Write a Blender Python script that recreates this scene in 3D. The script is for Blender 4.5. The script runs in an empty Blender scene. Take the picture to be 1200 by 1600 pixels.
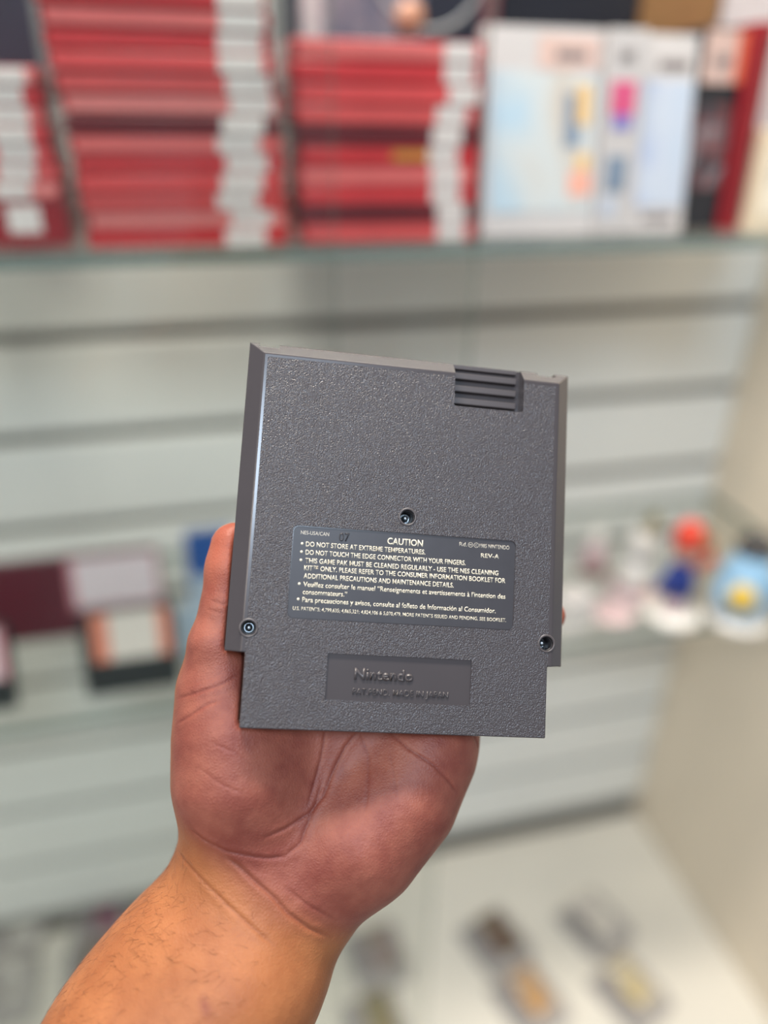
import bpy, bmesh, math, random
import numpy as np
from mathutils import Matrix, Vector, Euler
from mathutils.bvhtree import BVHTree

random.seed(7)
SC = bpy.context.scene
COL = SC.collection

# ------------------------------------------------------------------ camera
FPX = 1200.0                                   # focal length in pixels of the 1200x1600 frame
YAW, PITCH, ROLL = math.radians(14.354), math.radians(28.180), math.radians(0.931)
EYE = Vector((0.0, 0.0, 1.6))
_f = Vector((math.sin(YAW)*math.cos(PITCH), math.cos(YAW)*math.cos(PITCH), -math.sin(PITCH)))
_r = Vector((math.cos(YAW), -math.sin(YAW), 0.0))
_u = _r.cross(_f)
_r2 = math.cos(ROLL)*_r + math.sin(ROLL)*_u
_u2 = -math.sin(ROLL)*_r + math.cos(ROLL)*_u
VIEW = Matrix((( _r2.x, _u2.x, -_f.x, EYE.x), (_r2.y, _u2.y, -_f.y, EYE.y), (_r2.z, _u2.z, -_f.z, EYE.z), (0, 0, 0, 1)))
cd = bpy.data.cameras.new('camera')
cd.sensor_fit = 'VERTICAL'; cd.lens = 26.0; cd.sensor_height = 26.0*1600/FPX; cd.sensor_width = 26.0
cd.clip_start = 0.02
cd.dof.use_dof = True; cd.dof.focus_distance = 0.270; cd.dof.aperture_fstop = 2.05
cam = bpy.data.objects.new('camera', cd); COL.objects.link(cam)
cam.matrix_world = VIEW
SC.camera = cam

# ------------------------------------------------------------------ world and lamps
w = bpy.data.worlds.new('shop_light'); SC.world = w; w.use_nodes = True
bg = w.node_tree.nodes['Background']
bg.inputs[0].default_value = (0.93, 0.96, 1.0, 1); bg.inputs[1].default_value = 0.50

def lamp(name, loc, target, size, size_y, power, color):
    l = bpy.data.lights.new(name, 'AREA'); l.shape = 'RECTANGLE'; l.size = size; l.size_y = size_y
    l.energy = power; l.color = color
    o = bpy.data.objects.new(name, l); COL.objects.link(o); o.location = loc
    o.rotation_euler = (Vector(target)-Vector(loc)).to_track_quat('-Z', 'Y').to_euler()
    return o
lamp('ceiling_lamp', (0.10, 0.58, 2.75), (0.10, 0.50, 0), 0.9, 0.22, 46, (1.0, 0.91, 0.80))
lamp('ceiling_lamp', (-0.08, -0.98, 2.75), (0.0, -0.2, 1.2), 0.5, 0.34, 22, (0.66, 0.82, 1.0))
lamp('ceiling_lamp', (-1.30, -0.75, 2.75), (0.0, 0.6, 1.0), 1.0, 0.4, 27, (1.0, 0.90, 0.79))

SC.view_settings.view_transform = 'Standard'
SC.view_settings.look = 'None'
SC.view_settings.exposure = -0.22
SC.view_settings.gamma = 1.0
SC.view_settings.use_curve_mapping = False
SC.cycles.transparent_max_bounces = 32          # several panes and shelves of glass stand one behind the other

# ------------------------------------------------------------------ helpers
def lin(c):
    return tuple(((v/255.0)/12.92 if v/255.0 <= 0.04045 else ((v/255.0+0.055)/1.055)**2.4) for v in c)

def on_y(px, py, Y):
    d = VIEW.to_3x3() @ Vector(((px-600)/FPX, -(py-800)/FPX, -1.0))
    return EYE + d*(Y/d.y)
def on_z(px, py, Z):
    d = VIEW.to_3x3() @ Vector(((px-600)/FPX, -(py-800)/FPX, -1.0))
    return EYE + d*((Z-EYE.z)/d.z)

MATS = {}
def mat(name, rgb, rough=0.5, metal=0.0, vary=0.06, scale=40.0, bump=0.0, bscale=400.0, spec=0.5, sss=0.0, coat=0.0):
    """plain procedural material: base colour with a little noise variation, optional fine relief"""
    if name in MATS: return MATS[name]
    m = bpy.data.materials.new(name); m.use_nodes = True; nt = m.node_tree; N = nt.nodes; L = nt.links
    b = N['Principled BSDF']
    c = lin(rgb)
    tc = N.new('ShaderNodeTexCoord')
    nz = N.new('ShaderNodeTexNoise'); nz.inputs['Scale'].default_value = scale; nz.inputs['Detail'].default_value = 3
    L.new(tc.outputs['Object'], nz.inputs['Vector'])
    rp = N.new('ShaderNodeValToRGB')
    rp.color_ramp.elements[0].position = 0.3; rp.color_ramp.elements[1].position = 0.7
    rp.color_ramp.elements[0].color = tuple(v*(1-vary) for v in c)+(1,)
    rp.color_ramp.elements[1].color = tuple(min(1, v*(1+vary)) for v in c)+(1,)
    L.new(nz.outputs['Fac'], rp.inputs['Fac']); L.new(rp.outputs['Color'], b.inputs['Base Color'])
    b.inputs['Roughness'].default_value = rough; b.inputs['Metallic'].default_value = metal
    b.inputs['Specular IOR Level'].default_value = spec
    b.inputs['Coat Weight'].default_value = coat
    if bump:
        n2 = N.new('ShaderNodeTexNoise'); n2.inputs['Scale'].default_value = bscale; n2.inputs['Detail'].default_value = 2
        L.new(tc.outputs['Object'], n2.inputs['Vector'])
        bp = N.new('ShaderNodeBump'); bp.inputs['Strength'].default_value = bump; bp.inputs['Distance'].default_value = 0.0005
        L.new(n2.outputs['Fac'], bp.inputs['Height']); L.new(bp.outputs['Normal'], b.inputs['Normal'])
    MATS[name] = m
    return m

def art(name, cols, scale=18.0, rough=0.4, distort=0.6):
    """printed art: soft blotches of the given colours"""
    if name in MATS: return MATS[name]
    m = bpy.data.materials.new(name); m.use_nodes = True; nt = m.node_tree; N = nt.nodes; L = nt.links
    b = N['Principled BSDF']; b.inputs['Roughness'].default_value = rough
    tc = N.new('ShaderNodeTexCoord')
    nz = N.new('ShaderNodeTexNoise'); nz.inputs['Scale'].default_value = scale; nz.inputs['Detail'].default_value = 2.5
    nz.inputs['Distortion'].default_value = distort
    L.new(tc.outputs['Object'], nz.inputs['Vector'])
    rp = N.new('ShaderNodeValToRGB'); el = rp.color_ramp.elements
    n = len(cols)
    while len(el) < n: el.new(0.5)
    for i, c in enumerate(cols):
        el[i].position = 0.3 + 0.4*i/max(1, n-1); el[i].color = lin(c)+(1,)
    L.new(nz.outputs['Fac'], rp.inputs['Fac']); L.new(rp.outputs['Color'], b.inputs['Base Color'])
    MATS[name] = m
    return m

def glass(name, tint, edge=False):
    if name in MATS: return MATS[name]
    m = bpy.data.materials.new(name); m.use_nodes = True; nt = m.node_tree; N = nt.nodes; L = nt.links
    for n in list(N):
        if n.type != 'OUTPUT_MATERIAL': N.remove(n)
    out = [n for n in N if n.type == 'OUTPUT_MATERIAL'][0]
    tr = N.new('ShaderNodeBsdfTransparent'); gl = N.new('ShaderNodeBsdfGlossy'); gl.inputs['Roughness'].default_value = 0.03
    nz = N.new('ShaderNodeTexNoise'); nz.inputs['Scale'].default_value = 3.0
    tcn = N.new('ShaderNodeTexCoord'); L.new(tcn.outputs['Object'], nz.inputs['Vector'])
    rp = N.new('ShaderNodeValToRGB')
    rp.color_ramp.elements[0].color = tuple(t*0.985 for t in tint)+(1,); rp.color_ramp.elements[1].color = tuple(tint)+(1,)
    L.new(nz.outputs['Fac'], rp.inputs['Fac']); L.new(rp.outputs['Color'], tr.inputs['Color'])
    mx = N.new('ShaderNodeMixShader')
    if edge:
        df = N.new('ShaderNodeBsdfDiffuse'); df.inputs['Color'].default_value = tuple(tint)+(1,)
        m2 = N.new('ShaderNodeMixShader'); m2.inputs[0].default_value = 0.75
        L.new(tr.outputs[0], m2.inputs[1]); L.new(df.outputs[0], m2.inputs[2])
        L.new(m2.outputs[0], mx.inputs[1]); mx.inputs[0].default_value = 0.15
    else:
        lw = N.new('ShaderNodeLayerWeight'); lw.inputs['Blend'].default_value = 0.5      # facing = 1 - |cos|
        pw = N.new('ShaderNodeMath'); pw.operation = 'POWER'; pw.inputs[1].default_value = 5.0; L.new(lw.outputs['Facing'], pw.inputs[0])
        sc_ = N.new('ShaderNodeMath'); sc_.operation = 'MULTIPLY_ADD'; sc_.inputs[1].default_value = 0.96; sc_.inputs[2].default_value = 0.012; L.new(pw.outputs[0], sc_.inputs[0])
        L.new(sc_.outputs[0], mx.inputs[0]); L.new(tr.outputs[0], mx.inputs[1])
    L.new(gl.outputs[0], mx.inputs[2]); L.new(mx.outputs[0], out.inputs['Surface'])
    MATS[name] = m
    return m

def link(name, me, materials, parent=None, smooth=False):
    o = bpy.data.objects.new(name, me); COL.objects.link(o)
    if materials is not None:
        for m in (materials if isinstance(materials, (list, tuple)) else [materials]): me.materials.append(m)
    if smooth:
        for p in me.polygons: p.use_smooth = True
    if parent is not None: o.parent = parent
    return o
def tag(o, label=None, cat=None, group=None, kind=None):
    if label: o['label'] = label
    if cat: o['category'] = cat
    if group: o['group'] = group
    if kind: o['kind'] = kind
    return o
def empty(name, loc=(0, 0, 0), rot=(0, 0, 0)):
    o = bpy.data.objects.new(name, None); o.empty_display_size = 0.02; COL.objects.link(o)
    o.location = loc; o.rotation_euler = rot
    return o

def bm_box(bm, lo, hi, bev=0.0, seg=2):
    vs = [bm.verts.new((x, y, z)) for x in (lo[0], hi[0]) for y in (lo[1], hi[1]) for z in (lo[2], hi[2])]
    fs = [bm.faces.new([vs[i] for i in f]) for f in ((0,1,3,2), (4,6,7,5), (0,4,5,1), (2,3,7,6), (0,2,6,4), (1,5,7,3))]
    if bev > 0:
        es = list({e for f in fs for e in f.edges})
        bmesh.ops.bevel(bm, geom=es, offset=bev, segments=seg, profile=0.6, affect='EDGES', clamp_overlap=True)
def box_mesh(name, lo, hi, bev=0.0, seg=2):
    bm = bmesh.new(); bm_box(bm, lo, hi, bev, seg)
    bmesh.ops.recalc_face_normals(bm, faces=bm.faces)
    me = bpy.data.meshes.new(name); bm.to_mesh(me); bm.free(); return me
def box(name, lo, hi, m, parent=None, bev=0.0, seg=2, smooth=False):
    return link(name, box_mesh(name, lo, hi, bev, seg), m, parent, smooth)
def lathe_mesh(name, prof, n=32, ring=False):
    bm = bmesh.new(); rings = []
    for r, z in prof:
        if r < 1e-6: rings.append([bm.verts.new((0, 0, z))])
        else: rings.append([bm.verts.new((r*math.cos(2*math.pi*i/n), r*math.sin(2*math.pi*i/n), z)) for i in range(n)])
    for a, b in (list(zip(rings[:-1], rings[1:]))+([(rings[-1], rings[0])] if ring else [])):
        for i in range(n):
            j = (i+1) % n
            if len(a) == 1 and len(b) == 1: continue
            if len(a) == 1: bm.faces.new((a[0], b[j], b[i]))
            elif len(b) == 1: bm.faces.new((a[i], a[j], b[0]))
            else: bm.faces.new((a[i], a[j], b[j], b[i]))
    for cap in (() if ring else (rings[0], rings[-1])):
        if len(cap) > 1: bm.faces.new(cap)
    bmesh.ops.recalc_face_normals(bm, faces=bm.faces)
    me = bpy.data.meshes.new(name); bm.to_mesh(me); bm.free(); return me
def lathe(name, prof, m, parent=None, n=32, loc=(0, 0, 0), ring=False):
    o = link(name, lathe_mesh(name, prof, n, ring), m, parent, True); o.location = loc; return o
def rrect(x0, y0, x1, y1, r, n=5):
    pts = []
    for cx, cy, a0 in ((x1-r, y1-r, 0), (x0+r, y1-r, 90), (x0+r, y0+r, 180), (x1-r, y0+r, 270)):
        for i in range(n+1):
            a = math.radians(a0+90*i/n); pts.append((cx+r*math.cos(a), cy+r*math.sin(a)))
    return pts
def bm_prism(bm, pts, z0, z1):
    a = [bm.verts.new((x, y, z0)) for x, y in pts]; b = [bm.verts.new((x, y, z1)) for x, y in pts]
    bm.faces.new(a[::-1]); bm.faces.new(b)
    for i in range(len(pts)):
        j = (i+1) % len(pts); bm.faces.new((a[i], a[j], b[j], b[i]))
def prism(name, pts, z0, z1, m, parent=None):
    bm = bmesh.new(); bm_prism(bm, pts, z0, z1)
    bmesh.ops.recalc_face_normals(bm, faces=bm.faces)
    me = bpy.data.meshes.new(name); bm.to_mesh(me); bm.free()
    return link(name, me, m, parent)
def evaluated(o):
    dg = bpy.context.evaluated_depsgraph_get(); dg.update()
    return bpy.data.meshes.new_from_object(o.evaluated_get(dg))
def drop(o):
    d = o.data; bpy.data.objects.remove(o)
    if isinstance(d, bpy.types.Mesh): bpy.data.meshes.remove(d)
    elif d is not None: bpy.data.curves.remove(d)
ORD = ['first', 'second', 'third', 'fourth', 'fifth', 'sixth', 'seventh', 'eighth', 'ninth', 'tenth', 'eleventh', 'twelfth', 'thirteenth', 'fourteenth']

# ------------------------------------------------------------------ the setting
WALL_Y, CORNER_X, BASE_Z, Z0, PITCHZ = 0.951, 0.7935, 0.3065, 1.3504, 0.1250
m_wall = mat('slatwall_laminate', (230, 232, 228), 0.42, vary=0.02, scale=6)
m_core = mat('slatwall_groove', (120, 118, 112), 0.6, vary=0.05)
m_side = mat('cream_side_panel', (226, 214, 194), 0.5, vary=0.02, scale=4)
m_base = mat('white_laminate', (224, 219, 207), 0.4, vary=0.015, scale=5)
m_floor = mat('grey_floor', (150, 146, 140), 0.5, vary=0.08, scale=3)

tag(box('floor', (-2.5, -2.5, -0.02), (2.5, 1.2, 0), m_floor), kind='structure')
wall = tag(box('wall_back', (-1.2, WALL_Y+0.012, 0.0), (CORNER_X, WALL_Y+0.05, 2.5), m_core), kind='structure')
slat_me = box_mesh('slat', (-1.2, WALL_Y, -0.0545), (CORNER_X-0.001, WALL_Y+0.0125, 0.0545), 0.003, 2)
slat_me.materials.append(m_wall)
for k in range(-9, 9):
    o = bpy.data.objects.new('slat', slat_me); COL.objects.link(o); o.parent = wall
    o.location = (0, 0, Z0-PITCHZ*(k-0.5))
tag(box('wall_right', (CORNER_X, 0.30, 0.0), (CORNER_X+0.02, WALL_Y+0.05, 2.5), m_side, bev=0.001), kind='structure')
base = empty('display_base', (-0.2, 0.75, 0))
tag(base, 'low white display base running along the foot of the slatted wall', 'cabinet')
def child_box(name, lo, hi, m, par, bev=0.0):
    L = par.location
    return box(name, [lo[i]-L[i] for i in range(3)], [hi[i]-L[i] for i in range(3)], m, par, bev)
child_box('top_board', (-1.2, 0.47, BASE_Z-0.025), (CORNER_X-0.002, WALL_Y-0.001, BASE_Z), m_base, base, 0.002)
child_box('plinth', (-1.2, 0.50, 0.0), (CORNER_X-0.002, WALL_Y-0.001, BASE_Z-0.0255), m_base, base, 0.002)

g_clear = glass('clear_glass', (0.974, 0.981, 0.975)); g_edge = glass('glass_edge', (0.22, 0.30, 0.27), True)
def glass_slab(name, lo, hi, label, cat):
    me = box_mesh(name, lo, hi)
    o = link(name, me, [g_clear, g_edge])
    d = [hi[i]-lo[i] for i in range(3)]; thin = d.index(min(d))
    for p in me.polygons:
        if abs(p.normal[thin]) < 0.5: p.material_index = 1
    return tag(o, label, cat)
S1, S2 = 1.4945, 1.046
SHF = 0.640
glass_slab('glass_shelf', (-1.15, SHF, S1-0.010), (CORNER_X-0.004, WALL_Y-0.001, S1), 'upper clear glass shelf carrying the red case stacks', 'shelf')
glass_slab('glass_shelf', (-1.15, SHF, S2-0.010), (CORNER_X-0.004, WALL_Y-0.001, S2), 'lower clear glass shelf carrying cartridges and small figurines', 'shelf')
glass_slab('sliding_glass_door', (-0.55, 0.598, BASE_Z+0.001), (0.226, 0.604, 2.3), 'front sliding glass door, its edge right of the middle of the photo', 'glass door')
glass_slab('sliding_glass_door', (-0.75, 0.612, BASE_Z+0.001), (0.1145, 0.618, 2.3), 'rear sliding glass door, its edge crossing the middle red stack', 'glass door')

# ------------------------------------------------------------------ red cases on the upper shelf
reds = [mat('red_case_%d' % i, c, 0.22, vary=0.05, scale=30) for i, c in enumerate([(176, 34, 42), (160, 28, 38), (182, 44, 50), (150, 26, 36), (170, 48, 54)])]  # shells darker than their inserts: shade between cases painted into the colour
inserts = [mat('red_insert_%d' % i, c, 0.35, vary=0.10, scale=25) for i, c in enumerate([(232, 82, 84), (216, 58, 64), (236, 116, 114), (208, 52, 58), (238, 138, 134), (226, 90, 90)])]
m_lab = mat('white_spine_print', (238, 230, 226), 0.4, vary=0.05, scale=60)
m_yel = mat('ochre_print', (196, 140, 60), 0.4)
m_dkred = mat('dark_red_card', (150, 26, 38), 0.35, vary=0.08)
m_gapcase = mat('dark_gap_case', (104, 26, 36), 0.3, vary=0.08)  # shade of the dark gaps in the stacks, put into a case colour
case_me = {}
def red_case(z, xc, yf, length, depth, t, i, lx, lw, rz, label, group, mb=None, yellow=None):
    lx = on_y(lx, 374-(z+t/2-S1)*2260, yf).x-xc
    e = empty('game_case', (xc, yf, z), (0, 0, rz))
    key = (length, depth, t)
    if key not in case_me:
        case_me[key] = [box_mesh('shell', (-length/2, 0, 0.0002), (length/2, depth, t-0.0006), 0.0022, 2), ]
    sh = link('shell', case_me[key][0].copy(), mb or reds[i % 5], e, True)
    ins = box('spine_insert', (-length/2+0.004, -0.0004, 0.0018), (length/2-0.004, 0.002, t-0.0024), inserts[(i*7+3) % 6] if mb is None else mb, e)
    box('spine_label', (lx, -0.0008, 0.0010), (lx+lw, 0.001, t-0.0014), m_lab, e)
    if yellow: box('spine_print', (yellow[0], -0.0008, 0.004), (yellow[1], 0.001, t-0.004), m_yel, e)
    return tag(e, label, 'game case', group)
T = 0.01345
# tallest stack
xo = [0.005, 0.006, 0.004, 0.003, 0.004, 0.003, 0.002, 0.002, -0.001, -0.002, -0.003, -0.003, -0.005, -0.005]
lo_ = [352, 360, 338, 345, 352, 338, 345, 358, 352, 340, 338, 341, 338, 330]
for i in range(14):
    red_case(S1+i*T, 0.002+xo[i], 0.662+0.002*((i*5) % 3), 0.158, 0.112, T, i, lo_[i], 0.032, math.radians([0.4, -0.6, 0.2, 0.7, -0.3][i % 5]),
             'red game case with white spine block, %s from the bottom of the tallest stack' % ORD[i], 'red cases in the tallest stack', mb=m_gapcase if i == 6 else None)
yz = {4: (0.0, 0.035)}
lo_c = [683, 683, 674, 674, 670, 676, 683, 702, 695, 695]
for i in range(10):
    red_case(S1+i*0.0147, 0.170+[0.002, 0.0, 0.001, 0.0, 0.002, 0.001, -0.001, 0.0, -0.001, 0.0][i], 0.664+0.002*((i*3) % 3), 0.152, 0.108, 0.0147, i+2, lo_c[i], 0.025,
             math.radians([0.3, -0.5, 0.6, -0.2][i % 4]), 'red game case, %s from the bottom of the stack beside the white boxes' % ORD[i], 'red cases in the middle stack', yellow=yz.get(i), mb=m_gapcase if i in (1, 5) else None)
e = empty('game_box', (-0.158, 0.684, S1), (0, 0, math.radians(-1)))
box('carton', (-0.072, 0, 0.0002), (0.072, 0.11, 0.034), m_dkred, e, 0.001)
box('white_sticker', (0.028, -0.0006, 0.010), (0.052, 0.001, 0.030), m_lab, e)
tag(e, 'thick dark red box with white square sticker under the left red stack', 'box')
for i in range(7):
    red_case(S1+0.0345+i*0.0128, -0.158+[0.002, 0.003, 0.001, 0.0, -0.001, 0.0, -0.001][i], 0.684+0.001*(i % 3), 0.140, 0.108, 0.0128, i+1,
             [-12, -6, -6, -14, -18, -28, -24][i], 0.026, math.radians([-0.5, 0.3, 0.8][i % 3]),
             'red game case, %s from the bottom of the left stack above the dark red box' % ORD[i], 'red cases in the left stack')

# ------------------------------------------------------------------ boxes on the upper shelf
m_white = mat('white_card', (194, 191, 190), 0.35, vary=0.02)
m_beige = mat('beige_print', (206, 178, 168), 0.4, vary=0.04)
m_ink = mat('grey_ink', (120, 112, 112), 0.5)
m_black = mat('black_card', (34, 36, 42), 0.3)
m_navy = mat('navy_card', (26, 30, 46), 0.35, vary=0.1)
m_brown = mat('brown_card', (122, 88, 50), 0.6, vary=0.1)
m_cream = mat('cream_card', (222, 208, 182), 0.5, vary=0.04)
m_grey = mat('pale_grey_card', (184, 180, 184), 0.4)
m_pink = mat('pink_print', (206, 84, 126), 0.4)
m_purple = mat('violet_print', (120, 116, 186), 0.4)
m_slate = mat('slate_print', (120, 138, 158), 0.4)
m_peach = mat('peach_print', (232, 170, 150), 0.4)
m_gold = mat('pale_gold_print', (222, 184, 120), 0.4)
m_orange = mat('orange_print', (222, 116, 84), 0.4)
a_sky = art('sky_art', [(140, 184, 212), (172, 198, 214), (196, 202, 202), (190, 178, 164), (132, 178, 208)], 7)
a_sky2 = art('pale_blue_art', [(150, 168, 206), (186, 196, 210), (166, 188, 212)], 10)
a_dark = art('dark_cover_art', [(30, 36, 42), (60, 66, 74), (112, 60, 62), (130, 140, 146), (40, 44, 52)], 26)

def upright_box(name, x0, x1, yb, d, h, lean, m, label, cat, rz=0.0, tilt=0.0):
    e = empty(name, ((x0+x1)/2, yb, S1+0.0005), (-lean, tilt, rz))
    wd = x1-x0
    box('carton', (-wd/2, 0, 0), (wd/2, d, h), m, e, 0.0008)
    tag(e, label, cat)
    def patch(nm, u0, v0, u1, v1, mm, up=0.0006):
        return box(nm, (-wd/2+u0*wd, -up, v0*h), (-wd/2+u1*wd, 0.0004, v1*h), mm, e)
    return e, patch
LEAN = math.radians(9)
e, pt = upright_box('game_box', 0.2565, 0.3635, 0.672, 0.016, 0.163, LEAN, m_white, 'white upright box with pale sky-blue cover beside the middle red stack', 'box')
pt('cover_art', 0.06, 0.12, 0.97, 0.80, a_sky); pt('header', 0.45, 0.81, 0.97, 0.96, m_beige); pt('header_print', 0.60, 0.855, 0.86, 0.90, m_ink, 0.001)
pt('printed_shape', 0.80, 0.55, 0.92, 0.74, m_gold, 0.001); pt('printed_shape', 0.76, 0.20, 0.96, 0.32, m_peach, 0.001); pt('printed_shape', 0.70, 0.44, 0.84, 0.70, m_slate, 0.0008)
pt('printed_shape', 0.82, 0.33, 0.94, 0.41, m_gold, 0.001)
e, pt = upright_box('game_box', 0.3650, 0.4010, 0.672, 0.10, 0.162, LEAN*0.6, m_white, 'narrow white box spine with pink and blue prints between two white boxes', 'box')
pt('printed_shape', 0.15, 0.60, 0.80, 0.76, m_pink); pt('printed_shape', 0.25, 0.53, 0.75, 0.60, m_purple); pt('printed_shape', 0.2, 0.22, 0.75, 0.40, m_slate); pt('header_print', 0.3, 0.85, 0.65, 0.9, m_ink)
pt('printed_shape', 0.15, 0.10, 0.55, 0.19, a_sky2)
e, pt = upright_box('game_box', 0.4025, 0.4560, 0.672, 0.016, 0.161, LEAN, m_white, 'white upright box with faint blue cover, nearest the black box', 'box')
pt('cover_art', 0.05, 0.14, 0.96, 0.78, a_sky2); pt('header_print', 0.3, 0.83, 0.85, 0.88, m_ink); pt('header_print', 0.2, 0.06, 0.8, 0.10, m_ink)
e, pt = upright_box('game_box', 0.458, 0.5010, 0.684, 0.10, 0.166, math.radians(3), m_black, 'black upright box with beige header and dark picture beside red spine', 'box')
pt('header', 0.05, 0.74, 0.78, 0.985, m_beige); pt('header_corner', 0.78, 0.74, 0.995, 0.985, m_orange); pt('cover_art', 0.08, 0.22, 0.90, 0.64, a_dark); pt('header_print', 0.3, 0.82, 0.65, 0.87, m_ink, 0.001)
e, pt = upright_box('game_case', 0.5025, 0.5195, 0.676, 0.11, 0.170, math.radians(2), m_dkred, 'upright dark red case seen spine-on at the right end of the shelf', 'game case')
pt('spine_insert', 0.15, 0.05, 0.85, 0.95, mat('deep_red_insert', (120, 22, 34), 0.4))
e, pt = upright_box('card_box', 0.5240, 0.6040, 0.664, 0.05, 0.088, math.radians(4), m_cream, 'short cream box at the right end of the upper shelf', 'box')
pt('printed_label', 0.1, 0.15, 0.9, 0.8, art('cream_art', [(226, 214, 190), (236, 228, 210), (206, 200, 186)], 30))
# things standing behind
def behind(name, pxl, pxr, y, ztop, d, m, label):
    a = on_y(pxl, 20, y); b = on_y(pxr, 20, y)
    e = empty(name, ((a.x+b.x)/2, y, S1+0.0003)); wd = b.x-a.x
    box('carton', (-wd/2, 0, 0), (wd/2, d, ztop-S1), m, e, 0.001)
    tag(e, label, 'box')
    return e, wd
e, wd = behind('console_box', 446, 752, 0.800, 1.80, 0.12, m_navy, 'navy printed carton standing behind the middle red stack')
a_grey = art('muted_figure_art', [(60, 64, 74), (120, 116, 128), (84, 90, 110), (96, 100, 92)], 30)
box('cover_art', (-0.060, -0.0006, 0.150), (0.035, 0.001, 0.215), a_grey, e)
o = lathe('printed_ring', [(0.050, -0.0004), (0.055, -0.0004), (0.055, 0.0004), (0.050, 0.0004)], mat('grey_ring_print', (140, 142, 146), 0.4), e, 40, (0.040, -0.0006, 0.215), True); o.rotation_euler = (math.pi/2, 0, 0)
box('printed_shape', (-0.078, -0.0008, 0.150), (-0.058, 0.001, 0.20), m_grey, e)
o = lathe('printed_shape', [(0, -0.0006), (0.014, -0.0006), (0.014, 0.0004), (0, 0.0004)], mat('tan_print', (176, 128, 104), 0.4), e, 24, (0.022, -0.0008, 0.172)); o.rotation_euler = (math.pi/2, 0, 0)
behind('console_box', 782, 998, 0.805, 1.79, 0.12, mat('black_blue_card', (16, 20, 32), 0.35), 'black carton standing behind the white boxes')
behind('game_case', 754, 778, 0.800, 1.78, 0.11, mat('maroon_spine', (106, 62, 68), 0.4), 'thin maroon case upright between the navy and black cartons')
behind('card_box', 1003, 1124, 0.800, 1.76, 0.12, m_brown, 'brown cardboard carton standing behind the white boxes')
behind('card_box', 1130, 1290, 0.800, 1.77, 0.12, m_grey, 'pale grey carton at the right end behind the black box')
behind('console_box', -190, 50, 0.815, 1.80, 0.10, mat('indigo_card', (38, 36, 54), 0.35, vary=0.12), 'dark indigo carton standing behind the left red stack')

# ------------------------------------------------------------------ cartridges on the lower shelf
m_maroon = mat('maroon_plastic', (92, 22, 40), 0.35, vary=0.05)
m_blk = mat('black_plastic', (24, 34, 36), 0.35, vary=0.05)
m_pw = mat('pale_pink_label', (238, 224, 228), 0.4, vary=0.03)
m_pk = mat('pink_stripe', (214, 140, 150), 0.4)
m_or = mat('coral_stripe', (226, 138, 112), 0.4)
m_wl = mat('warm_white_label', (228, 220, 210), 0.4, vary=0.03)
m_blue = mat('blue_card', (24, 84, 160), 0.35)
m_lblue = mat('pale_blue_acrylic', (196, 214, 226), 0.3)
def shelf_cart(x0, x1, yb, h, t, lean, m, rz, label, cat='cartridge'):
    e = empty('video_cartridge', ((x0+x1)/2, yb, S2+0.0004), (-lean, 0, rz)); wd = x1-x0
    pts = [(-wd/2, 0), (wd/2, 0), (wd/2, h*0.94), (wd/2-h*0.05, h), (-wd/2+h*0.05, h), (-wd/2, h*0.94)]
    o = prism('shell', pts, -t/2, t/2, m, e); o.rotation_euler = (math.pi/2, 0, 0); o.location = (0, t/2, 0)
    box('grip_step', (-wd/2+0.004, 0.002, -0.0), (wd/2-0.004, t-0.002, 0.006), m, e)
    tag(e, label, cat)
    def patch(nm, u0, v0, u1, v1, mm, up=0.0007):
        return box(nm, (-wd/2+u0*wd, -up, v0*h), (-wd/2+u1*wd, 0.0006, v1*h), mm, e, 0.0)
    return e, patch
a = on_z(250, 966, S2); b = on_z(-60, 1012, S2)
e, pt = shelf_cart(-0.300, -0.066, 0.783, 0.093, 0.020, math.radians(14), m_maroon, 0.0, 'long maroon cartridge with pale label at its right end, leaning at the back')
pt('label', 0.60, 0.36, 0.985, 0.97, m_pw); pt('label_border', 0.57, 0.33, 0.999, 0.985, m_pk, 0.0004)
e, pt = shelf_cart(-0.1445, -0.050, 0.670, 0.089, 0.018, math.radians(20), m_blk, 0.0, 'black cartridge with white label and coral ends, nearest the thumb')
pt('label', 0.30, 0.40, 0.82, 0.97, m_wl); pt('label_stripe', 0.12, 0.40, 0.30, 0.97, m_or); pt('label_stripe', 0.82, 0.40, 0.95, 0.97, m_or)
e, pt = shelf_cart(-0.318, -0.214, 0.670, 0.089, 0.018, math.radians(20), m_blk, 0.0, 'black cartridge with pinkish label at the left edge of the photo')
pt('label', 0.06, 0.36, 0.90, 0.97, m_pw); pt('label_stripe', 0.90, 0.36, 0.97, 0.97, m_pk)
e = empty('card_box', (-0.018, 0.80, S2+0.0004), (-math.radians(12), 0, 0))
box('carton', (-0.016, 0, 0), (0.040, 0.015, 0.100), m_blue, e, 0.001); box('printed_label', (-0.012, -0.0006, 0.012), (0.034, 0.001, 0.045), m_lblue, e)
tag(e, 'small blue box leaning on the lower shelf behind the thumb', 'box')
e = empty('acrylic_stand', (-0.035, 0.715, S2+0.0004), (-math.radians(20), 0, 0))
box('plate', (-0.014, 0, 0), (0.022, 0.004, 0.058), m_lblue, e, 0.001); box('foot', (-0.014, 0.004, 0), (0.022, 0.02, 0.004), m_lblue, e)
tag(e, 'small pale blue acrylic stand between black cartridge and thumb', 'stand')

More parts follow.
